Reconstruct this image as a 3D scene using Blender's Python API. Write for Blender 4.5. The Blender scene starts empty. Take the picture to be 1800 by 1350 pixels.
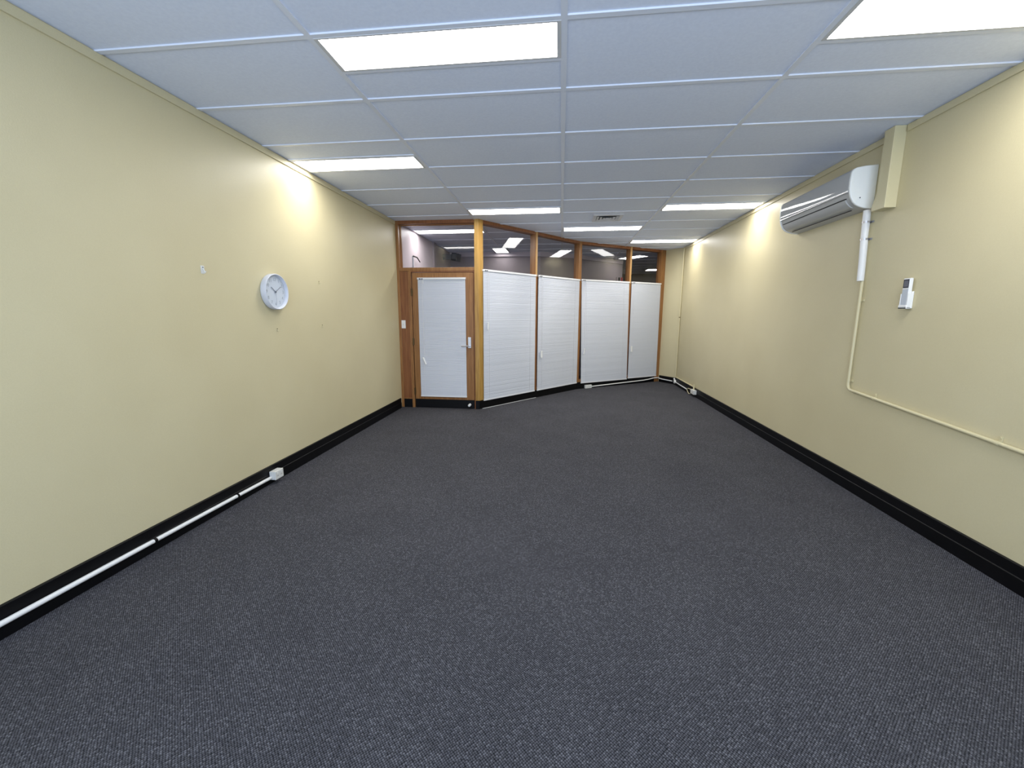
import bpy, bmesh, math, random
from mathutils import Vector, Matrix

random.seed(4)
C = bpy.context.scene.collection
PI = math.pi
XL, XR, CE = -2.34, 2.349, 2.678          # clock-side wall, air-conditioner wall, ceiling height
YB = -3.4                                  # street-side wall behind the photographer

# ------------------------------------------------------------------ materials
def srgb(r, g, b):
    f = lambda c: (c / 255 / 12.92) if c / 255 <= .04045 else ((c / 255 + .055) / 1.055) ** 2.4
    return (f(r), f(g), f(b), 1)

def new_mat(name, col=(.8, .8, .8, 1), rough=.5, metal=0, spec=.5):
    m = bpy.data.materials.new(name); m.use_nodes = True
    b = m.node_tree.nodes['Principled BSDF']
    b.inputs['Base Color'].default_value = col
    b.inputs['Roughness'].default_value = rough
    b.inputs['Metallic'].default_value = metal
    b.inputs['Specular IOR Level'].default_value = spec
    return m

def nodes(m):
    return m.node_tree.nodes, m.node_tree.links, m.node_tree.nodes['Principled BSDF']

def coords(m, scale=(1, 1, 1)):
    n, l, b = nodes(m)
    tc = n.new('ShaderNodeTexCoord'); mp = n.new('ShaderNodeMapping')
    mp.inputs['Scale'].default_value = scale
    l.new(tc.outputs['Object'], mp.inputs['Vector'])
    return mp.outputs['Vector']

def vary(m, c1, c2, scale=(1, 1, 1), nscale=5, detail=4, bump=0, lo=.3, hi=.7, bdist=.002):
    n, l, b = nodes(m)
    v = coords(m, scale)
    t = n.new('ShaderNodeTexNoise'); t.inputs['Scale'].default_value = nscale; t.inputs['Detail'].default_value = detail
    l.new(v, t.inputs['Vector'])
    r = n.new('ShaderNodeValToRGB')
    r.color_ramp.elements[0].position = lo; r.color_ramp.elements[1].position = hi
    r.color_ramp.elements[0].color = c1; r.color_ramp.elements[1].color = c2
    l.new(t.outputs['Fac'], r.inputs['Fac']); l.new(r.outputs['Color'], b.inputs['Base Color'])
    if bump:
        bp = n.new('ShaderNodeBump'); bp.inputs['Strength'].default_value = bump; bp.inputs['Distance'].default_value = bdist
        l.new(t.outputs['Fac'], bp.inputs['Height']); l.new(bp.outputs['Normal'], b.inputs['Normal'])
    return m

WALL_A, WALL_B = srgb(200, 189, 152), srgb(209, 199, 163)
def wall_mat(name, a, c, rough=.42):
    m = new_mat(name, a, rough, spec=.35)
    n, l, b = nodes(m)
    v = coords(m)
    t1 = n.new('ShaderNodeTexNoise'); t1.inputs['Scale'].default_value = 1.3; t1.inputs['Detail'].default_value = 3
    t2 = n.new('ShaderNodeTexNoise'); t2.inputs['Scale'].default_value = 170; t2.inputs['Detail'].default_value = 2
    l.new(v, t1.inputs['Vector']); l.new(v, t2.inputs['Vector'])
    mx = n.new('ShaderNodeMath'); mx.operation = 'MULTIPLY_ADD'; mx.inputs[1].default_value = .45
    l.new(t2.outputs['Fac'], mx.inputs[0]); l.new(t1.outputs['Fac'], mx.inputs[2])
    r = n.new('ShaderNodeValToRGB'); r.color_ramp.elements[0].position = .4; r.color_ramp.elements[1].position = 1.05
    r.color_ramp.elements[0].color = a; r.color_ramp.elements[1].color = c
    l.new(mx.outputs[0], r.inputs['Fac']); l.new(r.outputs['Color'], b.inputs['Base Color'])
    bp = n.new('ShaderNodeBump'); bp.inputs['Strength'].default_value = .22; bp.inputs['Distance'].default_value = .002
    l.new(t2.outputs['Fac'], bp.inputs['Height']); l.new(bp.outputs['Normal'], b.inputs['Normal'])
    return m

M = {}
M['wall'] = wall_mat('cream_vinyl_wall', WALL_A, WALL_B)
M['lavender'] = wall_mat('pale_lavender_wall', srgb(196, 184, 190), srgb(204, 193, 198))
M['greywall'] = wall_mat('grey_mauve_wall', srgb(152, 142, 146), srgb(162, 152, 156))
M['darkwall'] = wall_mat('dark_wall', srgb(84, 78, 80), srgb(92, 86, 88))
M['cream'] = new_mat('cream_paint', srgb(206, 196, 158), .4)
M['black'] = vary(new_mat('black_gloss_paint', srgb(7, 7, 9), .45, spec=.22), srgb(5, 5, 7), srgb(9, 9, 12), nscale=6)
M['white'] = new_mat('white_plastic', srgb(232, 232, 230), .35)
M['offwhite'] = new_mat('off_white_plastic', srgb(216, 216, 212), .4)
M['clockwhite'] = new_mat('clock_white', srgb(206, 209, 218), .4)
M['dial'] = new_mat('dial_white', srgb(200, 208, 219), .6)
M['numeral'] = new_mat('numeral_grey', srgb(158, 166, 178), .6)
M['hand'] = new_mat('hand_grey', srgb(108, 116, 128), .5)
M['blind'] = new_mat('blind_aluminium', srgb(205, 209, 218), .34, spec=.5)
M['rail'] = new_mat('blind_rail', srgb(226, 226, 228), .35)
M['dark'] = new_mat('dark_gap', srgb(20, 20, 22), .6)
M['screen'] = new_mat('dark_screen', srgb(44, 46, 54), .2)
M['lcd'] = new_mat('lcd_grey', srgb(92, 94, 104), .3)
M['steel'] = new_mat('satin_steel', srgb(200, 200, 204), .28, 1)
M['chrome'] = new_mat('bright_trim', srgb(250, 250, 250), .22, .7)
M['brass'] = new_mat('aged_brass', srgb(96, 78, 50), .4, .8)
M['acsilver'] = new_mat('ac_silver_panel', srgb(178, 180, 182), .05, spec=.6)
M['aclower'] = new_mat('ac_lower_grey', srgb(186, 186, 184), .3)
M['acwhite'] = new_mat('ac_white', srgb(242, 244, 241), .35)
M['keypad'] = new_mat('remote_grey', srgb(188, 194, 202), .4)
M['vent'] = vary(new_mat('vent_grey', srgb(205, 205, 208), .5), srgb(196, 196, 198), srgb(212, 212, 214), nscale=8)
M['red'] = new_mat('sign_red', srgb(170, 40, 50), .5)
M['greybox'] = new_mat('grey_plastic', srgb(88, 92, 100), .4)
M['frame'] = new_mat('light_frame_grey', srgb(198, 198, 198), .4)

def wood(name, a, c, rough=.38):
    m = new_mat(name, a, rough, spec=.4)
    n, l, b = nodes(m)
    v = coords(m, (9, 9, .55))
    t = n.new('ShaderNodeTexNoise'); t.inputs['Scale'].default_value = 6; t.inputs['Detail'].default_value = 6; t.inputs['Distortion'].default_value = .6
    l.new(v, t.inputs['Vector'])
    r = n.new('ShaderNodeValToRGB'); r.color_ramp.elements[0].position = .32; r.color_ramp.elements[1].position = .68
    r.color_ramp.elements[0].color = a; r.color_ramp.elements[1].color = c
    l.new(t.outputs['Fac'], r.inputs['Fac']); l.new(r.outputs['Color'], b.inputs['Base Color'])
    bp = n.new('ShaderNodeBump'); bp.inputs['Strength'].default_value = .12; bp.inputs['Distance'].default_value = .001
    l.new(t.outputs['Fac'], bp.inputs['Height']); l.new(bp.outputs['Normal'], b.inputs['Normal'])
    return m
M['wood'] = wood('stained_timber', srgb(130, 88, 48), srgb(158, 112, 66))
M['woodred'] = wood('red_stained_timber', srgb(122, 74, 42), srgb(144, 94, 56))
M['woodpost'] = wood('golden_timber', srgb(160, 120, 56), srgb(188, 148, 80))
M['woodlit'] = wood('timber_lit_front', srgb(172, 134, 86), srgb(198, 160, 108))  # mullion timber made paler: room light on the front faces put into the colour

def ceiling_mat():
    m = new_mat('ceiling_tile', srgb(226, 226, 230), .75, spec=.2)
    return vary(m, srgb(217, 224, 240), srgb(223, 230, 245), nscale=60, detail=5, bump=.05)
M['ceiling'] = ceiling_mat()
M['grid'] = new_mat('ceiling_grid', srgb(218, 223, 234), .4)

def carpet_mat():
    m = new_mat('charcoal_loop_carpet', srgb(60, 61, 66), .95, spec=.12)
    n, l, b = nodes(m)
    v = coords(m)
    rot = n.new('ShaderNodeMapping'); rot.inputs['Rotation'].default_value = (0, 0, PI / 4); l.new(v, rot.inputs['Vector'])
    vo = n.new('ShaderNodeTexVoronoi'); vo.voronoi_dimensions = '2D'; vo.inputs['Scale'].default_value = 132; vo.inputs['Randomness'].default_value = .28
    l.new(rot.outputs['Vector'], vo.inputs['Vector'])
    sep = n.new('ShaderNodeSeparateColor'); l.new(vo.outputs['Color'], sep.inputs['Color'])
    r1 = n.new('ShaderNodeValToRGB')
    r1.color_ramp.elements[0].position = 0; r1.color_ramp.elements[1].position = 1
    r1.color_ramp.elements[0].color = srgb(86, 86, 91); r1.color_ramp.elements[1].color = srgb(124, 124, 130)
    e = r1.color_ramp.elements.new(.72); e.color = srgb(101, 101, 107)
    l.new(sep.outputs['Red'], r1.inputs['Fac'])
    r2 = n.new('ShaderNodeValToRGB'); r2.color_ramp.elements[0].position = .12; r2.color_ramp.elements[1].position = .68
    r2.color_ramp.elements[0].color = (1, 1, 1, 1); r2.color_ramp.elements[1].color = (.05, .05, .06, 1)
    l.new(vo.outputs['Distance'], r2.inputs['Fac'])
    mx = n.new('ShaderNodeMix'); mx.data_type = 'RGBA'; mx.blend_type = 'MULTIPLY'; mx.inputs[0].default_value = 1
    l.new(r1.outputs['Color'], mx.inputs[6]); l.new(r2.outputs['Color'], mx.inputs[7])
    big = n.new('ShaderNodeTexNoise'); big.inputs['Scale'].default_value = 2.2; big.inputs['Detail'].default_value = 5
    l.new(v, big.inputs['Vector'])
    r3 = n.new('ShaderNodeValToRGB'); r3.color_ramp.elements[0].position = .3; r3.color_ramp.elements[1].position = .7
    r3.color_ramp.elements[0].color = (.86, .86, .87, 1); r3.color_ramp.elements[1].color = (1, 1, 1, 1)
    l.new(big.outputs['Fac'], r3.inputs['Fac'])
    m2 = n.new('ShaderNodeMix'); m2.data_type = 'RGBA'; m2.blend_type = 'MULTIPLY'; m2.inputs[0].default_value = 1
    l.new(mx.outputs[2], m2.inputs[6]); l.new(r3.outputs['Color'], m2.inputs[7])
    l.new(m2.outputs[2], b.inputs['Base Color'])
    bp = n.new('ShaderNodeBump'); bp.inputs['Strength'].default_value = .5; bp.inputs['Distance'].default_value = .004; bp.invert = True
    l.new(vo.outputs['Distance'], bp.inputs['Height']); l.new(bp.outputs['Normal'], b.inputs['Normal'])
    return m
M['carpet'] = carpet_mat()

def glass_mat(tint=(.80, .80, .82, 1)):
    m = bpy.data.materials.new('clear_glass'); m.use_nodes = True
    n, l = m.node_tree.nodes, m.node_tree.links
    n.clear()
    out = n.new('ShaderNodeOutputMaterial'); mix = n.new('ShaderNodeMixShader')
    tr = n.new('ShaderNodeBsdfTransparent'); tr.inputs['Color'].default_value = tint
    gl = n.new('ShaderNodeBsdfGlossy'); gl.inputs['Roughness'].default_value = 0
    fr = n.new('ShaderNodeFresnel'); geo = n.new('ShaderNodeNewGeometry')
    ior = n.new('ShaderNodeMapRange'); ior.inputs[3].default_value = 1.5; ior.inputs[4].default_value = 1 / 1.5
    l.new(geo.outputs['Backfacing'], ior.inputs[0]); l.new(ior.outputs[0], fr.inputs['IOR'])
    mu = n.new('ShaderNodeMath'); mu.operation = 'MULTIPLY'; mu.inputs[1].default_value = 1.05
    l.new(fr.outputs[0], mu.inputs[0]); l.new(mu.outputs[0], mix.inputs[0])
    l.new(tr.outputs[0], mix.inputs[1]); l.new(gl.outputs[0], mix.inputs[2]); l.new(mix.outputs[0], out.inputs['Surface'])
    return m
M['glass'] = glass_mat()

def emit_mat(name, col, s):
    m = bpy.data.materials.new(name); m.use_nodes = True
    n, l = m.node_tree.nodes, m.node_tree.links
    n.clear()
    o = n.new('ShaderNodeOutputMaterial'); e = n.new('ShaderNodeEmission')
    e.inputs['Color'].default_value = col; e.inputs['Strength'].default_value = s
    l.new(e.outputs[0], o.inputs['Surface'])
    return m
LUM = 22
M['lamp'] = emit_mat('lit_diffuser', (1.0, .985, .955, 1), LUM)
M['lampfar'] = emit_mat('lit_diffuser_corridor', (1.0, .985, .97, 1), 9)

# ------------------------------------------------------------------ mesh helpers
class MB:
    """collects shapes; mat4 places them in the world"""
    def __init__(s, mat4=None):
        s.bm = bmesh.new(); s.m = mat4 or Matrix.Identity(4)
    def _v(s, p): return s.bm.verts.new(s.m @ Vector(p))
    def box(s, x0, x1, y0, y1, z0, z1):
        v = [s._v(p) for p in ((x0, y0, z0), (x1, y0, z0), (x1, y1, z0), (x0, y1, z0), (x0, y0, z1), (x1, y0, z1), (x1, y1, z1), (x0, y1, z1))]
        for f in ((3, 2, 1, 0), (4, 5, 6, 7), (0, 1, 5, 4), (1, 2, 6, 5), (2, 3, 7, 6), (3, 0, 4, 7)):
            s.bm.faces.new([v[i] for i in f])
        return s
    def prism(s, pts, a, b, fn):
        """pts: 2-D outline; fn(u, v, w) -> 3-D point; w runs from a to b"""
        n = len(pts)
        v0 = [s._v(fn(u, v, a)) for u, v in pts]; v1 = [s._v(fn(u, v, b)) for u, v in pts]
        s.bm.faces.new(v0[::-1]); s.bm.faces.new(v1)
        for i in range(n):
            s.bm.faces.new((v0[i], v0[(i + 1) % n], v1[(i + 1) % n], v1[i]))
        return s
    def plan(s, pts, z0, z1):
        return s.prism(pts, z0, z1, lambda u, v, w: (u, v, w))
    def quad(s, *p):
        s.bm.faces.new([s._v(q) for q in p]); return s
    def tube(s, path, r, n=12, cap=True):
        path = [Vector(p) for p in path]; rings = []
        up0 = Vector((0, 0, 1)) if abs((path[1] - path[0]).normalized().z) < .9 else Vector((1, 0, 0))
        for i, p in enumerate(path):
            d = ((path[min(i + 1, len(path) - 1)] - path[max(i - 1, 0)])).normalized()
            a = d.cross(up0)
            a = a.normalized() if a.length > 1e-4 else Vector((1, 0, 0))
            b = d.cross(a).normalized(); up0 = a.cross(d).normalized() if False else up0
            rr = r[i] if isinstance(r, (list, tuple)) else r
            rings.append([s._v(p + a * math.cos(t) * rr + b * math.sin(t) * rr) for t in (2 * PI * k / n for k in range(n))])
        for i in range(len(rings) - 1):
            for k in range(n):
                s.bm.faces.new((rings[i][k], rings[i][(k + 1) % n], rings[i + 1][(k + 1) % n], rings[i + 1][k]))
        if cap:
            s.bm.faces.new(rings[0][::-1]); s.bm.faces.new(rings[-1])
        return s
    def lathe(s, prof, fn, n=48, closed=False):
        """prof: (radius, height) list; fn(a, b, h) -> 3-D"""
        rings = []
        for r, h in prof:
            rings.append([s._v(fn(r * math.cos(t), r * math.sin(t), h)) for t in (2 * PI * k / n for k in range(n))])
        for i in range(len(rings) - 1):
            for k in range(n):
                s.bm.faces.new((rings[i][k], rings[i][(k + 1) % n], rings[i + 1][(k + 1) % n], rings[i + 1][k]))
        if not closed:
            s.bm.faces.new(rings[0][::-1]); s.bm.faces.new(rings[-1])
        else:
            for k in range(n):
                s.bm.faces.new((rings[-1][k], rings[-1][(k + 1) % n], rings[0][(k + 1) % n], rings[0][k]))
        return s
    def build(s, name, mat, parent=None, bevel=0, smooth=False, origin=None, keepnormals=False):
        me = bpy.data.meshes.new(name)
        if not keepnormals: bmesh.ops.recalc_face_normals(s.bm, faces=s.bm.faces)
        o = bpy.data.objects.new(name, me)
        base = Vector(origin) if origin is not None else (parent.matrix_world.translation.copy() if parent else Vector((0, 0, 0)))
        # every parent in this scene is unrotated, so world offset is enough
        bmesh.ops.translate(s.bm, verts=s.bm.verts, vec=-base)
        s.bm.to_mesh(me); s.bm.free()
        C.objects.link(o)
        if parent:
            o.parent = parent; o.location = base - world_of(parent)
        else:
            o.location = base
        if isinstance(mat, str): mat = M[mat]
        me.materials.append(mat)
        if bevel:
            b = o.modifiers.new('bevel', 'BEVEL'); b.width = bevel; b.segments = 2; b.limit_method = 'ANGLE'
        if smooth:
            for p in me.polygons: p.use_smooth = True
            try: me.set_sharp_from_angle(angle=math.radians(40))
            except Exception: pass
        return o

def world_of(o):
    v = Vector((0, 0, 0))
    while o: v += o.location; o = o.parent
    return v

class _W:                                   # parents get a world position before the depsgraph runs
    pass

def thing(name, label, cat, loc, group=None):
    o = bpy.data.objects.new(name, None); C.objects.link(o)
    o.empty_display_size = .05
    o.location = loc; o.matrix_world = Matrix.Translation(Vector(loc))
    o['label'] = label; o['category'] = cat
    if group: o['group'] = group
    return o
def tag(o, label, cat, group=None, kind=None):
    o['label'] = label; o['category'] = cat
    if group: o['group'] = group
    if kind: o['kind'] = kind
    return o
def sroot(name, loc=(0, 0, 0)):
    o = bpy.data.objects.new(name, None); C.objects.link(o)
    o.location = loc; o.matrix_world = Matrix.Translation(Vector(loc)); o['kind'] = 'structure'
    return o
def struct(o):
    o['kind'] = 'structure'; return o

def frame_at(origin, u):
    """local x along u, y away from the room, z up"""
    u = Vector((u[0], u[1], 0)).normalized(); z = Vector((0, 0, 1)); y = z.cross(u)
    m = Matrix.Identity(4)
    for i in range(3):
        m[i][0] = u[i]; m[i][1] = y[i]; m[i][2] = z[i]; m[i][3] = (origin[0], origin[1], 0)[i]
    return m
A = Vector((-1.12, 3.89)); B = Vector((.335, 5.765)); u1 = (B - A).normalized()
u2 = (Vector((2.02, 6.925)) - B).normalized()
PE = B + u2 * 2.135                          # outer corner of the end post
RC = Vector((XR, 6.60))                      # where the return wall meets the long wall
FD = frame_at((-2.34, 3.85), (1, 0)); F1 = frame_at(A, u1); F2 = frame_at(B, u2); F3 = frame_at(PE, RC - PE)
L3 = (RC - PE).length
L1 = (B - A).length
def W(F, x, y, z): return tuple(F @ Vector((x, y, z)))

# ------------------------------------------------------------------ shell
struct(MB().box(-4.2, 5.2, YB - .1, 12.2, -.12, 0).build('floor', 'carpet'))
ceil = struct(MB().box(-4.2, 5.2, YB - .1, 12.2, CE, CE + .1).build('ceiling', 'ceiling'))
g = MB()
T, D = .0145, .0075
lights_xy = []
for x in (-1.2, 0, 1.2):
    g.box(x - T, x + T, YB, 12, CE - D, CE + .001)
def seg(x0, x1, y):
    g.box(x0, x1, y - T, y + T, CE - D + .0004, CE + .001)
for j in range(-5, 20):
    y = .6 * j
    for x0, x1 in ((XL, -1.2 - T), (-1.2 + T, -T), (T, 1.2 - T), (1.2 + T, XR)):
        seg(x0, x1, y)
SLOTS = [(-1.2, 0, 0.0), (1.2, XR, 0.0), (XL, -1.2, 1.5), (-1.2, 0, 3.3), (1.2, XR, 3.3), (0, 1.2, 4.5), (1.2, XR, 5.7), (XL, -1.2, 4.5)]
for x0, x1, y in SLOTS:
    if abs(y / .6 - round(y / .6)) < .01: seg(x0 + T, x1 - T, y + .3)
    else: seg(x0 + T, x1 - T, y)
g.build('ceiling_grid', 'grid', ceil, origin=(0, 0, 0))

struct(MB().box(XL - .1, XL, YB, 3.96, 0, CE).build('wall_left', 'wall'))
struct(MB().box(XR, XR + .1, YB, 6.6, 0, CE).build('wall_right', 'wall'))
wb = MB()
WX, WZ0, WZ1 = 1.95, .35, 2.35
wb.box(XL, -WX, YB - .1, YB, 0, CE).box(WX, XR, YB - .1, YB, 0, CE).box(-WX, WX, YB - .1, YB, 0, WZ0).box(-WX, WX, YB - .1, YB, WZ1, CE)
struct(wb.build('wall_back', 'wall'))
w6 = sroot('window_6', (0, YB - .05, WZ0))
f = MB()
for x in (-WX, -.02, WX - .05): f.box(x, x + .05, YB - .08, YB - .02, WZ0, WZ1)
f.box(-WX, WX, YB - .08, YB - .02, WZ0, WZ0 + .05).box(-WX, WX, YB - .08, YB - .02, WZ1 - .05, WZ1)
f.build('window_frame', 'frame', w6)
MB().quad((-WX, YB - .05, WZ0), (-WX, YB - .05, WZ1), (WX, YB - .05, WZ1), (WX, YB - .05, WZ0)).build('pane', 'glass', w6)
struct(MB(F3).box(0, L3 + .03, 0, .1, 0, CE).build('wall_far', 'wall'))

# corridor beyond the partition
struct(MB().box(XL - .1, XL, 3.96, 5.60, 0, CE).build('wall_corridor_left', 'lavender'))
struct(MB().box(XL - .1, XL + .03, 5.60, 5.72, 0, CE).box(XL - .1, XL - .02, 5.72, 7.05, 0, CE).build('wall_corridor_left.001', 'greywall'))
fw = [(-2.45, 6.93), (-.44, 6.99), (.275, 7.40), (1.46, 8.52)]
back = [(1.39, 8.60), (.21, 7.50), (-.47, 7.09), (-2.45, 7.03)]
struct(MB().plan(fw + back, 0, CE).build('wall_corridor_far', 'greywall'))
cornice = []
struct(MB().plan([(x, y - .05) for x, y in fw] + back, CE - .09, CE - .0005).build('trim_16', 'lavender'))
struct(MB().box(1.30, 1.40, 8.60, 12, 0, CE).build('wall_corridor_end', 'darkwall'))
struct(MB().box(1.30, 5.2, 12, 12.1, 0, CE).build('wall_corridor_end.001', 'darkwall'))
struct(MB().box(4.6, 4.7, 6, 12, 0, CE).build('wall_corridor_right', 'darkwall'))
struct(MB().plan([(PE.x + .1, PE.y + .12), (XR + .12, 6.62), (4.7, 6.62), (4.7, 6.75), (XR + .2, 6.75)], 0, CE).build('wall_corridor_right.001', 'darkwall'))

# skirting: stepped black boards
def skirt(name, F, s0, s1, h=.145, t0=.0, cut=.062):
    prof = [(0, 0), (-.017, 0), (-.017, .078), (-.0135, .083), (-.0135, h - .004), (-.011, h), (0, h)]
    m = MB(F).prism(prof, s0, s1, lambda u, v, w: (w, u, v))
    return struct(m.build(name, 'black'))
FL = frame_at((XL, YB), (0, 1)); FL = Matrix(((0, -1, 0, XL), (1, 0, 0, 0), (0, 0, 1, 0), (0, 0, 0, 1)))
# left wall: local x = world y, local y = -world x (away from the room)
FR = Matrix(((0, 1, 0, XR), (1, 0, 0, 0), (0, 0, 1, 0), (0, 0, 0, 1)))
skirt('baseboard_left', FL, YB, 3.80)
skirt('baseboard_right', FR, YB, 6.575)
skirt('baseboard_far', F3, .03, L3 - .012, .135)
# shadow-line strips along the ceiling
struct(MB().box(XL, XL + .012, YB, 3.83, CE - .054, CE - .008).build('trim_1', 'wall', bevel=.002))
struct(MB().box(XR - .012, XR, YB, 1.30, CE - .050, CE - .008).box(XR - .012, XR, 1.44, 6.56, CE - .050, CE - .008).build('trim_2', 'wall', bevel=.002))

# ------------------------------------------------------------------ partition, door bay (local frame FD: x from the clock wall)
GY = .06                                     # glass set-back
def lx(x): return x + 2.34
struct(MB(FD).box(0, .040, 0, .11, .0, CE).build('trim_3', 'wood', bevel=.003))
struct(MB(FD).box(.040, lx(-1.206), 0, .11, 2.633, CE).build('trim_4', 'woodred', bevel=.003))
struct(MB(FD).box(.040, lx(-1.206), 0, .11, 1.990, 2.036).build('trim_5', 'wood', bevel=.003))
struct(MB(FD).box(lx(-2.172), lx(-2.133), -.004, .11, 0, 1.990).box(lx(-2.172), lx(-2.160), -.012, -.004, .13, 1.990).build('trim_6', 'wood', bevel=.002))
struct(MB(FD).box(lx(-1.222), lx(-1.206), .004, .11, 0, 1.990).build('trim_7', 'woodred', bevel=.002))
struct(MB(FD).box(lx(-2.133), lx(-1.222), .004, .11, 1.974, 1.990).build('trim_8', 'woodred'))
sp = struct(MB(FD).box(.040, lx(-2.172), .014, .09, .129, 1.990).build('trim_9', 'woodred'))
struct(MB(FD).box(.040, lx(-2.172), -.002, .09, 0, .129).build('baseboard_door', 'black', bevel=.002))
struct(MB(FD).box(.040, lx(-2.172), -.004, .014, .129, .142).build('trim_10', 'wood'))
w1 = sroot('window_1', W(FD, .6, GY, 2.036))
f = MB(FD)
for ya, yb in ((.078, .096), (.100, .112)):
    f.box(.040, .052, ya, yb, 2.036, 2.633).box(lx(-1.206) - .012, lx(-1.206), ya, yb, 2.036, 2.633)
    f.box(.052, lx(-1.206) - .012, ya, yb, 2.036, 2.046).box(.052, lx(-1.206) - .012, ya, yb, 2.623, 2.633)
f.build('window_frame', 'wood', w1)
g0 = W(FD, .04, GY + .10, 2.036)
def pane(F, x0, x1, z0, z1, par, y=GY, tilt=0):
    return MB(F).quad((x0, y, z0), (x1, y, z0), (x1, y + tilt, z1), (x0, y + tilt, z1)).build('pane', 'glass', par, keepnormals=True)
pane(FD, .052, lx(-1.206) - .012, 2.046, 2.623, w1, .098)

# golden corner post
post = [(-1.206, 3.838), (-1.148, 3.838), (-1.093, 3.915), (-1.155, 3.99), (-1.206, 3.96)]
struct(MB().plan(post, .128, CE).build('trim_11', 'woodpost', bevel=.004))
pb = [(-1.206, 3.842), (-1.150, 3.842), (-1.098, 3.913), (-1.155, 3.985), (-1.206, 3.95)]
struct(MB().plan(pb, 0, .128).build('baseboard_post', 'black', bevel=.002))

# door
dl, dr = lx(-2.122), lx(-1.227)
dz = 1.966
d1 = sroot('door_1', W(FD, (dl + dr) / 2, 0, 0))
m = MB(FD)
SW = .13
m.box(dl, dl + SW, .006, .046, .131, dz).box(dr - SW, dr, .006, .046, .131, dz)
m.box(dl + SW, dr - SW, .006, .046, dz - .10, dz).box(dl + SW, dr - SW, .006, .046, .131, .21)
m.build('door_leaf', 'wood', d1, bevel=.002)
pane(FD, dl + SW, dr - SW, .21, dz - .10, d1, .026)
MB(FD).box(dl, dr, .002, .046, .006, .131).build('kick_plate', 'black', d1, bevel=.002)
for z in (1.695, .985, .247):
    h = MB(FD).tube([W4 for W4 in ((lx(-2.127), -.006, z - .052), (lx(-2.127), -.006, z + .052))], .0065, 8)
    h.box(lx(-2.127) - .012, lx(-2.127) + .012, -.004, .005, z - .05, z + .05)
    h.build('hinge', 'brass', d1)
hp = MB(FD).box(lx(-1.312), lx(-1.266), -.004, .006, .90, 1.057).build('lock_plate', 'steel', d1, bevel=.003)
lv = MB(FD)
lv.tube([(lx(-1.289), .002, .934), (lx(-1.289), -.03, .934), (lx(-1.289), -.045, .934)], [.014, .011, .010], 14)
lv.tube([(lx(-1.283), -.045, .934), (lx(-1.32), -.047, .934), (lx(-1.375), -.045, .931), (lx(-1.40), -.038, .929)], [.010, .0095, .009, .008], 12)
lv.build('door_lever', 'steel', hp, smooth=True)
MB(FD).lathe([(.011, -.008), (.011, -.004)], lambda a, b, h: (lx(-1.289) + a, h, .995 + b), 16).build('keyhole', 'steel', hp)

# facet bays -----------------------------------------------------------------
def rails(name, F, x0, x1, n):
    w = sroot(name, W(F, (x0 + x1) / 2, 0, .13))
    MB(F).box(x0, x1, 0, .11, 2.632, CE).build('head_rail', 'woodred', w, bevel=.003)
    MB(F).box(x0, x1, .006, .11, 1.955, 2.005).build('middle_rail', 'wood', w, bevel=.003)
    MB(F).box(x0, x1, .004, .11, .128, .175).build('sill_rail', 'wood', w, bevel=.003)
    bw = .018 if n == 4 else .032
    MB(F).box(x0, x0 + bw, .006, .052, .175, 1.955).build('glazing_bead', 'woodred', w, bevel=.002)
    pane(F, x0, x1, 2.005, 2.632, w); pane(F, x0, x1, .175, 1.955, w)
    return w
rails('window_2', F1, .045, 1.150, 2)
rails('window_3', F1, 1.200, 2.335, 3)
rails('window_4', F2, .035, 1.180, 4)
rails('window_5', F2, 1.228, 2.012, 5)
def mull(name, F, x0, x1, m='wood', z0=.128):
    o = struct(MB(F).box(x0, x1, -.002, .11, z0, CE - .0005).build(name, m, bevel=.003))
    MB(F).box(x0 + .012, x1, -.006, -.002, 1.99, CE - .002).build('lit_front_strip', 'woodlit', o, bevel=.0015)  # paler strip paints the room light falling on the mullion front above the blinds
    return o
mull('trim_12', F1, 1.150, 1.200)
bend = [(Matrix(F1) @ Vector(p)) for p in ((2.335, -.002, 0), (L1 - .001, -.002, 0))] + [F2 @ Vector(p) for p in ((.035, -.002, 0), (.035, .11, 0))] + [F1 @ Vector((2.335, .11, 0))]
struct(MB().plan([(p.x, p.y) for p in bend], .128, CE - .0005).build('trim_13', 'wood', bevel=.003))
mull('trim_14', F2, 1.180, 1.228)
struct(MB(F2).box(2.012, 2.135, -.008, .11, 0, CE - .0005).build('trim_15', 'wood', bevel=.004))
sk1 = MB(F1).box(.03, L1 + .0, -.003, .10, 0, .126); struct(sk1.build('baseboard_facet', 'black', bevel=.003))
sk2 = MB(F2).box(.004, 2.011, -.003, .10, 0, .126); struct(sk2.build('baseboard_facet.001', 'black', bevel=.003))

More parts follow.
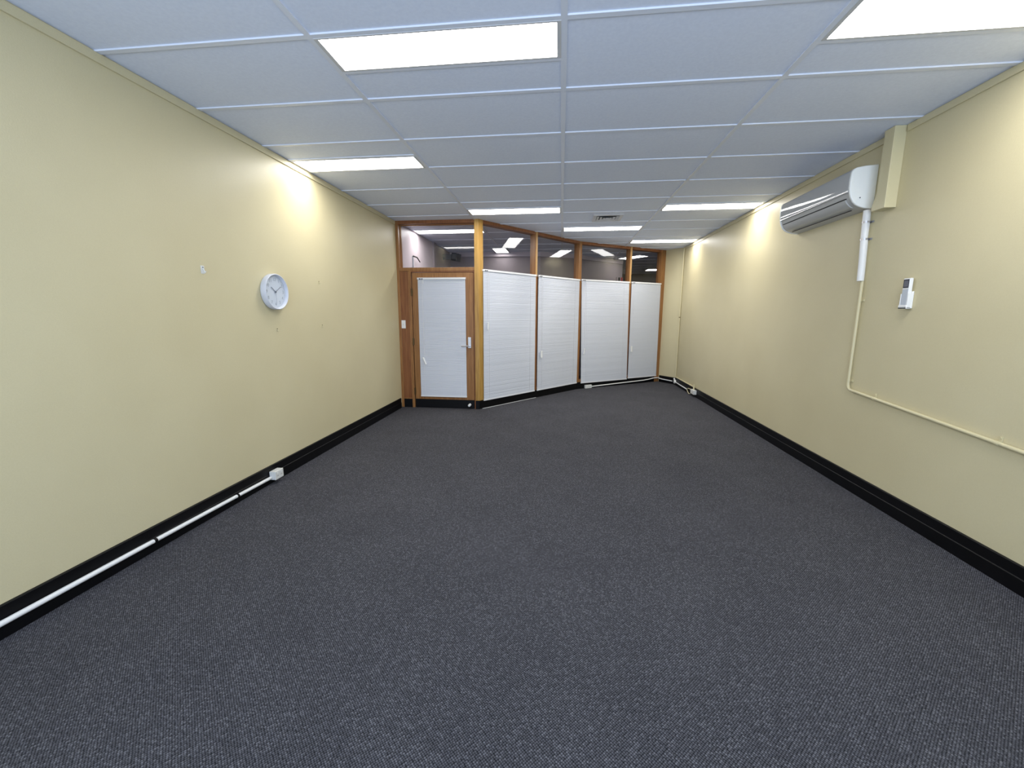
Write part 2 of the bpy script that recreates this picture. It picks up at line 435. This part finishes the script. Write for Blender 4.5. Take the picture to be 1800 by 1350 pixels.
# ------------------------------------------------------------------ venetian blinds
def blind(F, x0, x1, z0, z1, label, shear=0, cords=.09, weight=None, wdrop=1.30, y0=-.004, tilt=0, marks=True):
    t = thing('venetian_blind', label, 'blind', W(F, (x0 + x1) / 2, y0 - .012, z0), 'white venetian blinds on the timber partition')
    hr = MB(F).box(x0, x1, y0 - .027, y0, z1 - .027, z1).build('head_rail', 'rail', t, bevel=.002)
    if marks:
        k = MB(F)
        for s in (.030, .062): k.box(x0 + s, x0 + s + .022, y0 - .0285, y0 - .027, z1 - .025, z1 - .012)
        k.build('cord_lock', 'dark', hr)
    H = z1 - .030 - z0 - .018
    n = int(H / .0205); pitch = H / n
    sh = lambda z: shear * (z1 - z) / (z1 - z0)
    sb = MB(F)
    for i in range(n):
        zt = z1 - .030 - i * pitch
        w = random.uniform(-.0008, .0008)
        sag = .0015 * math.sin(i * .7 + x0)
        prof = [(-.0065 + w, zt + .003), (-.0120, zt - pitch * .38), (-.0160, zt - pitch * .75), (-.0174 - w, zt - pitch - .0022)]
        xa, xb = x0 + .006 + sh(zt), x1 - .006 + sh(zt)
        v = [[sb._v((x, y0 + py, pz + (sag if x == xa else 0))) for py, pz in prof] for x in (xa, xb)]
        for q in range(3): sb.bm.faces.new((v[0][q], v[0][q + 1], v[1][q + 1], v[1][q]))
    sb.build('slat_panel', 'blind', t, smooth=False)
    MB(F).box(x0 + .004 + sh(z0), x1 - .004 + sh(z0), y0 - .021, y0 - .004, z0, z0 + .019).build('bottom_rail', 'rail', t, bevel=.002)
    lc = MB(F)
    for s in (.10, .88):
        xx = x0 + (x1 - x0) * s
        lc.tube([(xx, y0 - .0195, z1 - .028), (xx + shear, y0 - .0195, z0 + .01)], .0008, 6)
    lc.build('ladder_cord', 'rail', t)
    cx = x0 + cords
    MB(F).tube([(cx, y0 - .028, z1 - .02), (cx + .004, y0 - .030, z1 - wdrop + .05)], .0011, 6).build('pull_cord', 'rail', t)
    tl = MB(F); tl.tube([(cx + .015, y0 - .028, z1 - .028), (cx + .015, y0 - .031, z1 - .06), (cx + .018, y0 - .033, z1 - .085)], [.004, .004, .003], 8)
    tl.build('tilt_hook', 'rail', t)
    if weight:
        kind = weight
        zc = z1 - wdrop
        wb_ = MB(F @ Matrix.Translation((cx + .004, y0 - .034, zc)) @ Matrix.Rotation(tilt, 4, 'Y') @ Matrix.Rotation(.7 if kind == 'edge' else 0, 4, 'Z'))
        hw = {'flat': .021, 'edge': .012}[kind]
        wb_.box(-hw, hw, -.011, .009, -.055, .055)
        wb_.build('cord_cleat', 'white', t, bevel=.004)
    return t
blind(FD, lx(-2.037), lx(-1.332), .172, 1.896, 'slim white venetian blind hung on the timber door', cords=.075, weight='edge', wdrop=1.19, tilt=-.38, y0=.004)
blind(F1, .018, 1.158, .118, 2.014, 'white venetian blind beside the golden corner post, first after the door', cords=.07, weight='edge', wdrop=.80)
blind(F1, 1.212, 2.352, .118, 2.016, 'white venetian blind before the bend in the partition, second after the door', cords=.075, weight='flat', wdrop=1.287)
blind(F2, .028, 1.180, .106, 2.022, 'white venetian blind with its lower edge swung askew, third after the door', shear=.052, cords=.09, weight='edge', wdrop=1.31, tilt=.15)
blind(F2, 1.232, 2.030, .120, 2.024, 'narrow white venetian blind at the end post, fourth after the door', shear=.02, cords=.06, weight='flat', wdrop=1.307)

# ------------------------------------------------------------------ ceiling lights
def ceiling_light(x0, x1, y0, y1, label, mat='lamp', drop=0):
    t = thing('ceiling_light', label, 'ceiling light', ((x0 + x1) / 2, (y0 + y1) / 2, CE), 'lit panel lights in the ceiling')
    a, e = .013, .020
    fr = MB()
    z0, z1 = CE - .009 - drop, CE - .0005
    zd = CE - .0015 - drop
    X0, X1, Y0, Y1 = x0 + a, x1 - a, y0 + a, y1 - a
    fr.box(X0, X0 + e, Y0, Y1, z0, z1).box(X1 - e, X1, Y0, Y1, z0, z1)
    fr.box(X0 + e, X1 - e, Y0, Y0 + e * .5, z0, z1).box(X0 + e, X1 - e, Y1 - e * .5, Y1, z0, z1)
    fr.build('light_frame', 'frame', t)
    MB().quad((X0 + e, Y0 + e * .5, zd), (X0 + e, Y1 - e * .5, zd), (X1 - e, Y1 - e * .5, zd), (X1 - e, Y0 + e * .5, zd)).build('diffuser', mat, t, keepnormals=True)
    return t
names = ['lit panel light beside the ceiling centre rail, closest to the camera',
         'lit panel light cut off by the upper frame edge, above the remote control wall',
         'lit panel light reaching the clock wall, above the wall clock',
         'lit panel light in front of the golden corner post, before the centre rail',
         'lit panel light reaching the air conditioner wall, just past the air conditioner',
         'lit panel light directly behind the square ceiling vent',
         'lit panel light over the far cream corner, above the last blind',
         'lit panel light in the corridor, seen through the glass above the door']
for (x0, x1, y), lb in zip(SLOTS, names):
    ceiling_light(x0 + (.0 if x0 > XL else .004), x1 - (0 if x1 < XR else .004), y, y + .3, lb, 'lamp')
ceiling_light(-1.38, -1.06, 6.25, 6.88, 'small box light on the corridor ceiling, behind the first tall glass pane', 'lampfar', .02)
# slanted fixture following the corridor
def slanted(cx, cy, lx_, ly_, ang, label):
    t = thing('ceiling_light', label, 'ceiling light', (cx, cy, CE), 'lit panel lights in the ceiling')
    Mx = Matrix.Translation((cx, cy, 0)) @ Matrix.Rotation(ang, 4, 'Z')
    f = MB(Mx)
    f.box(-lx_ / 2, lx_ / 2, -ly_ / 2, -ly_ / 2 + .012, CE - .02, CE - .0005).box(-lx_ / 2, lx_ / 2, ly_ / 2 - .012, ly_ / 2, CE - .02, CE - .0005)
    f.box(-lx_ / 2, -lx_ / 2 + .012, -ly_ / 2, ly_ / 2, CE - .02, CE - .0005).box(lx_ / 2 - .012, lx_ / 2, -ly_ / 2, ly_ / 2, CE - .02, CE - .0005)
    f.build('light_frame', 'frame', t)
    a, b = lx_ / 2 - .012, ly_ / 2 - .012
    MB(Mx).quad((-a, -b, CE - .016), (-a, b, CE - .016), (a, b, CE - .016), (a, -b, CE - .016)).build('diffuser', 'lampfar', t, keepnormals=True)
slanted(1.59, 7.87, .66, .30, math.atan2(-.52, .40), 'slanted corridor light seen behind the last timber mullion')
ceiling_light(2.40, 3.6, 10.45, 10.95, 'distant lit strip low in the last glass pane by the end post', 'lampfar')

# ------------------------------------------------------------------ ceiling vent
t = thing('ceiling_vent', 'square grey louvred air vent in the ceiling, between two lit panels', 'air vent', (.605, 3.95, CE))
f = MB()
vx, vy, h0, h1 = .605, 3.945, .195, .150
zz0, zz1 = CE - .012, CE - .0005
def ring(mb, ho, hi, za, zb, zc=None):
    """square funnel ring from outer half-size ho (z za) to inner hi (z zb)"""
    o = [mb._v((vx + sx * ho, vy + sy * ho, za)) for sx, sy in ((-1, -1), (1, -1), (1, 1), (-1, 1))]
    i = [mb._v((vx + sx * hi, vy + sy * hi, zb)) for sx, sy in ((-1, -1), (1, -1), (1, 1), (-1, 1))]
    for k in range(4): mb.bm.faces.new((o[k], o[(k + 1) % 4], i[(k + 1) % 4], i[k]))
ring(f, h0, h0 - .004, CE - .0005, CE - .011); ring(f, h0 - .004, h1, CE - .011, CE - .010); ring(f, h1, h1 - .01, CE - .010, CE - .001)
f.build('vent_frame', 'vent', t, keepnormals=True)
MB().box(vx - h1, vx + h1, vy - h1, vy + h1, CE - .003, CE - .001).build('vent_throat', 'dark', t)
for k, (a, b) in enumerate(((.142, .112), (.100, .070), (.058, .030))):
    lm = MB(); ring(lm, a, b, CE - .014, CE - .004); ring(lm, a, b, CE - .0125, CE - .0025)
    lm.build('louvre', 'vent', t, keepnormals=True)
MB().box(vx - .022, vx + .022, vy - .022, vy + .022, CE - .012, CE - .003).build('vent_core', 'vent', t)

# ------------------------------------------------------------------ air conditioner
ay0, ay1 = 1.54, 2.585
def acp(pts, y0, y1): return lambda: None
prof_full = [(0, 2.500), (.09, 2.493), (.148, 2.483), (.172, 2.470), (.181, 2.450), (.185, 2.40), (.184, 2.338), (.178, 2.300), (.169, 2.270), (.150, 2.237), (.128, 2.216), (.100, 2.202), (.06, 2.190), (0, 2.183)]
t = thing('air_conditioner', 'white and silver split air conditioner high on the cream wall', 'air conditioner', (XR, (ay0 + ay1) / 2, 2.183))
fn = lambda u, v, w: (XR - u, w, v)
inner = [(u * .96, 2.34 + (v - 2.34) * .975) for u, v in prof_full]
MB().prism(inner, ay0 + .02, ay1 - .02, fn).build('casing', 'aclower', t, smooth=True)
for y0, y1 in ((ay0, ay0 + .022), (ay1 - .022, ay1)):
    e = MB().prism(prof_full, y0, y1, fn).build('end_cap', 'acwhite', t, bevel=.006, smooth=True)
    if y0 == ay0:
        MB().lathe([(.005, 0), (.004, -.002)], lambda a, b, h: (XR - .105 + a, ay0 + h, 2.265 + b), 14).build('screw', 'greybox', e)
pan = [(.10, 2.4925), (.148, 2.483), (.172, 2.470), (.181, 2.450), (.185, 2.40), (.1845, 2.338), (.182, 2.318), (.17, 2.318), (.16, 2.46), (.10, 2.47)]
MB().prism(pan, ay0 + .022, ay1 - .022, fn).build('front_panel', 'acsilver', t, smooth=True)
MB().tube([(XR - .1835, ay0 + .022, 2.314), (XR - .1835, ay1 - .022, 2.314)], .0046, 14).build('trim_strip', 'chrome', t, smooth=True)
def on_prof(z0, z1, y0, y1, nm, mat, off=.0015, flat=None):
    """thin skin laid on the lower curve of the unit between two heights"""
    lowp = [p for p in prof_full if p[1] < 2.34]
    def u_at(z):
        for (ua, za), (ub, zb) in zip(prof_full[3:], prof_full[4:]):
            if zb <= z <= za: return ub + (ua - ub) * (z - zb) / (za - zb)
        return 0
    n = 6; pts = []
    for i in range(n + 1):
        z = z1 + (z0 - z1) * i / n; pts.append((u_at(z) + off, z))
    pts += [(u - .012, z) for u, z in pts[::-1]]
    return MB().prism(pts, y0, y1, fn).build(nm, mat, t, smooth=True)
on_prof(2.2690, 2.2735, ay0 + .06, ay1 - .05, 'air_slot', 'dark', .0008)
on_prof(2.206, 2.264, ay0 + .07, ay1 - .06, 'louvre_flap', 'aclower', .003)
MB().box(XR - .092, XR - .084, ay0 + .11, ay1 - .08, 2.1945, 2.1985).build('air_slot', 'dark', t)

# painted cover over the pipes
def pipe_cover():
    t = MB()
    py = [(1.315, 2.140), (1.445, 2.140), (1.445, 2.168), (1.41, 2.262), (1.41, CE - .002), (1.315, CE - .002)]
    t.prism(py, 0, .078, lambda u, v, w: (XR - w, u, v))
    o = t.build('pipe_cover', 'cream', None, bevel=.003, origin=(XR, 1.36, 2.14))
    tag(o, 'cream painted pipe cover rising from the air conditioner to the ceiling', 'pipe cover')
pipe_cover()

# white lagged drain pipe and cream conduit below the air conditioner
t = thing('drain_pipe', 'white lagged pipe with silver clips dropping from the air conditioner', 'pipe', (XR - .03, 1.535, 1.65))
px = XR - .030
MB().tube([(px, 1.560, 2.176), (px, 1.556, 2.09), (px, 1.552, 1.965), (px - .001, 1.546, 1.94), (px, 1.538, 1.80), (px, 1.533, 1.70), (px, 1.531, 1.649)], [.024, .025, .023, .0245, .0235, .0235, .023], 18).build('lagging', 'white', t, smooth=True)
for z, y in ((2.088, 1.556), (1.962, 1.551)):
    c = MB().tube([(px, y, z - .007), (px, y, z + .007)], .0265, 18)
    c.box(XR - .004, XR - .001, y - .045, y + .045, z - .007, z + .007)
    c.build('pipe_clip', 'steel', t, smooth=True)
def arc(c, a, b, r, n=6):
    """quarter bend in the y-z plane from corner c: legs along a then b"""
    return [tuple(Vector(c) + Vector(a) * r * (1 - math.sin(k / n * PI / 2)) + Vector(b) * r * (1 - math.cos(k / n * PI / 2))) for k in range(n + 1)]
t = thing('wall_mounted_conduit', 'cream conduit elbowing along the wall below the air conditioner', 'conduit', (XR - .014, 1.53, .795))
cx_ = XR - .015
slope = Vector((0, -1.33, -.089)).normalized()
pth = [(cx_, 1.531, 1.652)] + arc((cx_, 1.533, .797), (0, 0, 1), slope, .045) 
endp = Vector((cx_, 1.533, .797)) + slope * 4.85
MB().tube(pth + [tuple(endp)], .0115, 12).build('tube', 'cream', t, smooth=True)
for y, z, dv in ((1.531, 1.500, 0), (1.532, .868, 0), (1.239, .777, 1), (.327, .716, 1)):
    c = MB()
    if not dv:
        c.tube([(cx_, y, z - .008), (cx_, y, z + .008)], .0135, 12); c.box(XR - .006, XR - .001, y - .036, y, z - .008, z + .008)
        c.lathe([(.006, 0), (.006, .004)], lambda a, b, h: (XR - .006 - h, y - .028 + a, z + b), 10)
    else:
        c.tube([(cx_, y - .008, z - .0005), (cx_, y + .008, z + .0005)], .0135, 12); c.box(XR - .006, XR - .001, y - .008, y + .008, z, z + .036)
        c.lathe([(.006, 0), (.006, .004)], lambda a, b, h: (XR - .006 - h, y + a, z + .028 + b), 10)
    c.build('pipe_clip', 'cream', t, smooth=True)

# remote control in its holder
t = thing('remote_control', 'white remote control with dark screen in a wall holder', 'remote control', (XR - .015, 1.073, 1.434))
MB().box(XR - .034, XR - .012, 1.045, 1.100, 1.440, 1.632).build('body', 'white', t, bevel=.004)
MB().box(XR - .0352, XR - .034, 1.050, 1.096, 1.568, 1.624).build('screen_bezel', 'screen', t, bevel=.001)
MB().box(XR - .0358, XR - .0352, 1.055, 1.090, 1.575, 1.616).build('display', 'lcd', t)
MB().box(XR - .0350, XR - .034, 1.049, 1.096, 1.452, 1.560).build('key_cover', 'keypad', t, bevel=.001)
hb = MB().box(XR - .012, XR - .0005, 1.040, 1.105, 1.432, 1.545)
hb.box(XR - .036, XR - .012, 1.0385, 1.045, 1.432, 1.530).box(XR - .036, XR - .012, 1.100, 1.1065, 1.432, 1.530).box(XR - .040, XR - .012, 1.0385, 1.1065, 1.430, 1.440)
hb.box(XR - .040, XR - .036, 1.0385, 1.1065, 1.430, 1.455)
hb.build('holder', 'white', t, bevel=.002)

# ------------------------------------------------------------------ clock
ck = Vector((XL, 1.155, 1.556)); R = .1435
cf = lambda a, b, h: (XL + h, ck.y + a, ck.z + b)      # dial seen from +x: +y runs to the viewer's right
t = thing('wall_clock', 'round white wall clock with raised rim and grey hands', 'clock', tuple(ck))
MB().lathe([(R - .012, .001), (R - .003, .004), (R, .012), (R, .044), (R - .002, .049), (R - .006, .051), (R - .010, .049), (R - .0125, .044), (R - .016, .026)], cf, 72).build('case', 'clockwhite', t, smooth=True)
MB().lathe([(R - .014, .0255), (R - .014, .0285)], cf, 72).build('dial', 'dial', t)
def text_mesh(body, size):
    cu = bpy.data.curves.new('t', 'FONT'); cu.body = body; cu.size = size; cu.align_x = 'CENTER'; cu.align_y = 'CENTER'; cu.extrude = .0004
    ob = bpy.data.objects.new('t', cu); C.objects.link(ob)
    dg = bpy.context.evaluated_depsgraph_get(); dg.update()
    me = bpy.data.meshes.new_from_object(ob.evaluated_get(dg))
    vs = [v.co.copy() for v in me.vertices]; fs = [tuple(p.vertices) for p in me.polygons]
    bpy.data.objects.remove(ob); bpy.data.curves.remove(cu); bpy.data.meshes.remove(me)
    return vs, fs
nm = MB()
for hnum in range(1, 13):
    vs, fs = text_mesh(str(hnum), .036)
    a = PI / 2 - hnum * PI / 6; r = .098
    ids = [nm._v(cf(r * math.cos(a) + v.x, r * math.sin(a) + v.y, .0292 + v.z)) for v in vs]
    for fc in fs:
        try: nm.bm.faces.new([ids[i] for i in fc])
        except ValueError: pass
for k in range(60):
    a = k * PI / 30; w = .0012 if k % 5 == 0 else .0006; ca, sa = math.cos(a), math.sin(a)
    nm.quad(*[cf(r * ca - s * sa, r * sa + s * ca, .0290) for r, s in ((.119, -w), (.125, -w), (.125, w), (.119, w))])
nm.build('numerals', 'numeral', t)
def hand(name, ang, l, back, w, h, mat):
    a = PI / 2 - ang; ca, sa = math.cos(a), math.sin(a)
    p = lambda r, s: (r * ca - s * sa, r * sa + s * ca)
    pts = [p(-back, -w), p(l, -w * .75), p(l, w * .75), p(-back, w)]
    MB().prism(pts, h, h + .0015, lambda u, v, z: cf(u, v, z)).build(name, mat, t)
hand('hour_hand', math.radians(-54), .060, .012, .0034, .032, 'hand')
hand('minute_hand', math.radians(56), .078, .014, .0021, .0345, 'hand')
hand('second_hand', math.radians(181), .095, .02, .0007, .0365, 'numeral')
MB().lathe([(.0065, .0295), (.0065, .038), (.003, .0395)], cf, 20).build('hub', 'hand', t, smooth=True)

# ------------------------------------------------------------------ adhesive hooks on the clock wall
def hook(y, z, s, label, big=False):
    t = thing('wall_hook', label, 'hook', (XL, y, z), 'small white picture hooks on the clock wall')
    w, h = (.014, .026) if big else (.008, .016)
    MB().box(XL, XL + .003, y - w, y + w, z - h, z + h).build('backing', 'offwhite' if big else 'wall', t, bevel=.0012)
    pts = [(XL + .003, y, z + h * .4), (XL + .010 * s, y, z + h * .1), (XL + .013 * s, y, z - h * .5), (XL + .019 * s, y, z - h * .75), (XL + .023 * s, y, z - h * .3)]
    MB().tube(pts, .0034 * s, 8).build('hook_prong', 'offwhite' if big else 'cream', t, smooth=True)
    MB().lathe([(.004, 0), (.004, .003)], lambda a, b, k: (XL + .003 + k, y + a, z + h * .55 + b), 10).build('pin', 'greybox' if big else 'brass', t)
hook(.494, 1.664, 1.0, 'larger white adhesive hook on the cream wall, nearer the camera than the clock', True)
hook(1.842, 1.682, .8, 'tiny wall hook level with the clock, on the door side of it')
hook(1.849, 1.262, .8, 'tiny wall hook below clock height, on the door side of it')
hook(1.177, 1.246, .8, 'tiny wall hook directly under the clock')

# ------------------------------------------------------------------ light switch on the side panel
t = thing('light_switch', 'white light switch on the narrow timber panel beside the door', 'light switch', W(FD, lx(-2.276), .012, 1.234))
MB(FD).box(lx(-2.312), lx(-2.240), .004, .014, 1.176, 1.294).build('plate', 'white', t, bevel=.003)
MB(FD).box(lx(-2.282), lx(-2.270), .0005, .004, 1.222, 1.246).build('rocker', 'offwhite', t, bevel=.001)

# door stop
t = thing('door_stop', 'short white door stop fixed low on the black kick plate', 'door stop', W(FD, lx(-1.300), .002, .062))
MB(FD).lathe([(.020, .0015), (.020, -.006), (.016, -.012), (.016, -.040)], lambda a, b, h: (lx(-1.293) + a, h, .062 + b), 20).build('body', 'white', t, smooth=True)
MB(FD).lathe([(.019, -.040), (.020, -.046), (.018, -.062), (.012, -.066)], lambda a, b, h: (lx(-1.293) + a, h, .062 + b), 20).build('buffer', 'white', t, smooth=True)

# ------------------------------------------------------------------ power boxes and conduits along the skirting
def socket(M4, w, h, d, label, loc):
    t = thing('power_socket', label, 'power socket', loc)
    MB(M4).box(-w / 2, w / 2, -d * .72, 0, 0, h).build('back_box', 'offwhite', t, bevel=.004)
    fp = MB(M4).box(-w / 2 - .001, w / 2 + .001, -d, -d * .72, -.001, h + .001).build('face_plate', 'offwhite', t, bevel=.005)
    for s in (-.22, .22): MB(M4).box(w * s - .006, w * s + .006, -d - .003, -d, h * .66, h * .84).build('switch', 'white', fp, bevel=.001)
    for s in (-.22, .22):
        for q, a in ((-.006, .45), (.006, -.45)):
            kk = M4 @ Matrix.Translation((w * s + q, -d - .0004, h * .42)) @ Matrix.Rotation(a, 4, 'Y')
            MB(kk).box(-.0011, .0011, -.0004, .0006, -.004, .004).build('pin_slot', 'dark', fp)
    return t
SKT = .0172
ML = FL @ Matrix.Translation((.955, -SKT, .036)); socket(ML, .100, .070, .055, 'white power socket on the black skirting under the clock wall', tuple(ML.translation))
MR = FR @ Matrix.Translation((5.285, -SKT, .050)); socket(MR, .170, .072, .053, 'white power socket on the skirting at the far cream corner', tuple(MR.translation))
MP = F2 @ Matrix.Translation((.255, -.0035, .004)); socket(MP, .150, .062, .040, 'white power socket low on the skirting below the bend', tuple(MP.translation))

t = thing('skirting_conduit', 'long white conduit clipped along the skirting under the clock wall', 'conduit', (XL + .03, -.9, .07))
xx = XL + SKT + .013
MB().tube([(xx, -3.35, .108), (xx, -.77, .0785), (xx, .5, .062), (xx, .9045, .056)], .0125, 12).build('tube', 'white', t, smooth=True)
for y, z in ((.545, .0615), (-.09, .070)):
    c = MB().tube([(xx, y - .008, z), (xx, y + .008, z)], .0145, 12)
    c.box(XL + SKT - .001, XL + SKT + .004, y - .008, y + .008, z - .036, z)
    c.build('pipe_clip', 'black', t, smooth=True)

# white conduit from the floor socket round to the far corner
t = thing('skirting_conduit', 'thin white conduit running round the far corner on the skirting', 'conduit', W(F2, 1.2, -.013, .03))
pts = [W(F2, x, y, z) for x, y, z in ((.331, -.013, .026), (.8, -.013, .036), (1.25, -.013, .045), (1.70, -.013, .054), (1.86, -.014, .066), (1.96, -.018, .082), (2.06, -.021, .084), (2.150, -.022, .080))]
pts += [W(F3, x, y, z) for x, y, z in ((.05, -.031, .074), (.15, -.030, .066), (.25, -.030, .064), (L3 - .055, -.030, .062))]
MB().tube(pts, .0105, 10).build('tube', 'white', t, smooth=True)
for F, x, z in ((F2, .55, .031), (F2, 1.5, .050), (F3, .17, .065)):
    y0 = -.003 if F is F2 else -.017
    MB(F).box(x - .008, x + .008, y0 - .022, y0, z - .035, z - .0125).build('pipe_clip', 'black', t)
jb = Vector((XR - .042, 6.50, .070))
t2 = thing('junction_box', 'round white junction box in the far cream corner on the skirting', 'junction box', tuple(jb))
MB().lathe([(.034, .020), (.034, -.012), (.030, -.016), (.012, -.017)], lambda a, b, h: tuple(jb + Vector((h, a, b))), 24).build('body', 'white', t2, smooth=True)
MB().tube([(XR - .045, 6.545, .132), (XR - .040, 6.53, .108), tuple(jb + Vector((.005, .01, .03)))], [.016, .017, .016], 12).build('spout', 'offwhite', t2, smooth=True)
t = thing('skirting_conduit', 'short white conduit between the corner junction box and socket', 'conduit', (XR - .035, 5.9, .06))
MB().tube([(XR - .034, 6.467, .066), (XR - .034, 6.1, .062), (XR - .032, 5.70, .058)], .0105, 10).build('tube', 'white', t, smooth=True)
lp = MB().tube([(XR - .032, 5.70, .060), (XR - .040, 5.62, .030), (XR - .050, 5.52, .014), (XR - .052, 5.44, .022), (XR - .048, 5.38, .060)], .0075, 8)
lp.tube([(XR - .032, 5.70, .062), (XR - .036, 5.60, .092), (XR - .040, 5.48, .100), (XR - .044, 5.375, .092)], .0065, 8)
lp.build('cable_loop', 'cream', t, smooth=True)

# vertical conduit in the far cream corner
t = thing('corner_conduit', 'slim cream conduit standing full height in the far corner', 'conduit', (XR - .016, 6.56, .16))
ux = XR - .0165
MB().tube([(ux, 6.555, CE - .004), (ux, 6.555, .165)], .0125, 12).build('tube', 'cream', t, smooth=True)
MB().tube([(ux, 6.555, .632), (ux, 6.555, .662)], .0165, 12).build('coupling', 'cream', t, smooth=True)
MB().tube([(ux, 6.555, 1.336), (ux, 6.555, 1.352)], .0148, 12).build('pipe_clip', 'brass', t, smooth=True)
MB().tube([(ux, 6.50, .160), (ux, 6.0, .157), (ux, 5.5, .157), (ux, 5.345, .157)], .0105, 10).build('tube', 'cream', t, smooth=True)
MB().tube([(XR - .034, 5.31, .212), (XR - .034, 5.31, .122)], .0135, 12).build('riser', 'cream', t, smooth=True)

# loose white cord on the carpet along the first facet
cd = MB().tube([W(F1, s, -.010 - .002 * math.sin(s * 5), .0035) for s in [x * .1 for x in range(0, 13)]], .0032, 8).build('cord', 'white', None, smooth=True, origin=W(F1, .6, -.01, 0))
tag(cd, 'thin white cord lying on the carpet under the first tall blind', 'cord')

# ------------------------------------------------------------------ things beyond the glass
t = thing('wall_bracket', 'small dark bracket with a drooping arm on the corridor wall above the door', 'bracket', (XL, 4.52, 2.28))
MB().box(XL, XL + .02, 4.513, 4.520, 2.05, 2.29).build('back_strip', 'keypad', t)
MB().tube([(XL + .02, 4.51, 2.285), (XL + .05, 4.60, 2.275)], .011, 8).build('arm', 'dark', t)
MB().tube([(XL + .05, 4.62, 2.268), (XL + .05, 4.73, 2.222)], .009, 8).build('arm', 'dark', t)
t = thing('wall_monitor', 'dark grey boxy monitor on a wall bracket beyond the glass over the door', 'monitor', (-2.11, 6.20, 2.48))
Mx = Matrix.Translation((-2.075, 6.2, 2.492)) @ Matrix.Rotation(.16, 4, 'Y') @ Matrix.Rotation(-.35, 4, 'Z')
MB(Mx).box(-.065, .065, -.04, .12, -.072, .072).build('case', 'screen', t, bevel=.01)
MB(Mx).box(-.045, .045, -.044, -.04, -.045, .05).build('screen', 'greybox', t)
MB().box(XL, -2.12, 6.24, 6.30, 2.45, 2.55).build('bracket_arm', 'greybox', t)
sg = thing('exit_sign', 'small white sign with red and dark patches on the corridor wall', 'sign', (1.37, 8.40, 2.24))
FS = frame_at((1.335, 8.385), (1.185, 1.12))
MB(FS).box(-.05, .16, -.03, .03, 2.16, 2.275).build('sign_board', 'greywall', sg, bevel=.003)
MB(FS).box(.085, .15, -.032, -.03, 2.18, 2.275).build('red_panel', 'red', sg)
MB(FS).box(-.01, .05, -.032, -.03, 2.18, 2.27).build('dark_panel', 'dark', sg)

# ------------------------------------------------------------------ light
def area(name, loc, rot, sx, sy, power, col):
    l = bpy.data.lights.new(name, 'AREA'); l.shape = 'RECTANGLE'; l.size = sx; l.size_y = sy; l.energy = power; l.color = col
    o = bpy.data.objects.new(name, l); C.objects.link(o); o.location = loc; o.rotation_euler = rot
    return o
area('daylight', (0, YB - .40, 1.15), (math.radians(110), 0, 0), 3.8, 1.9, 265, (.66, .80, 1.0))
w = bpy.data.worlds.new('World'); bpy.context.scene.world = w; w.use_nodes = True
bg = w.node_tree.nodes['Background']; bg.inputs['Color'].default_value = (.55, .68, .9, 1); bg.inputs['Strength'].default_value = .6

# ------------------------------------------------------------------ camera
cam = bpy.data.cameras.new('Camera'); co = bpy.data.objects.new('Camera', cam); C.objects.link(co)
cam.sensor_fit = 'HORIZONTAL'; cam.sensor_width = 36; cam.lens = 734.2944 / 1800 * 36
cam.clip_start = .05
Rv = Vector((0.9933181412541341, 0.11533291262955758, 0.004170074317683523))
Uv = Vector((-0.022914852206442002, 0.16168534691452996, 0.9865762809542328))
Fv = Vector((-0.11311047610097434, 0.9800796742395543, -0.16324782491261555))
mw = Matrix.Identity(4)
for i in range(3):
    mw[i][0] = Rv[i]; mw[i][1] = Uv[i]; mw[i][2] = -Fv[i]
mw.translation = (0.01646605990447387, -2.0919937753981483, 1.3782113227980308)
co.matrix_world = mw
sc = bpy.context.scene
sc.camera = co
sc.view_settings.view_transform = 'Standard'
sc.view_settings.exposure = 0
try:
    sc.cycles.use_denoising = True
    sc.cycles.max_bounces = 10
    sc.cycles.diffuse_bounces = 6
except Exception:
    pass
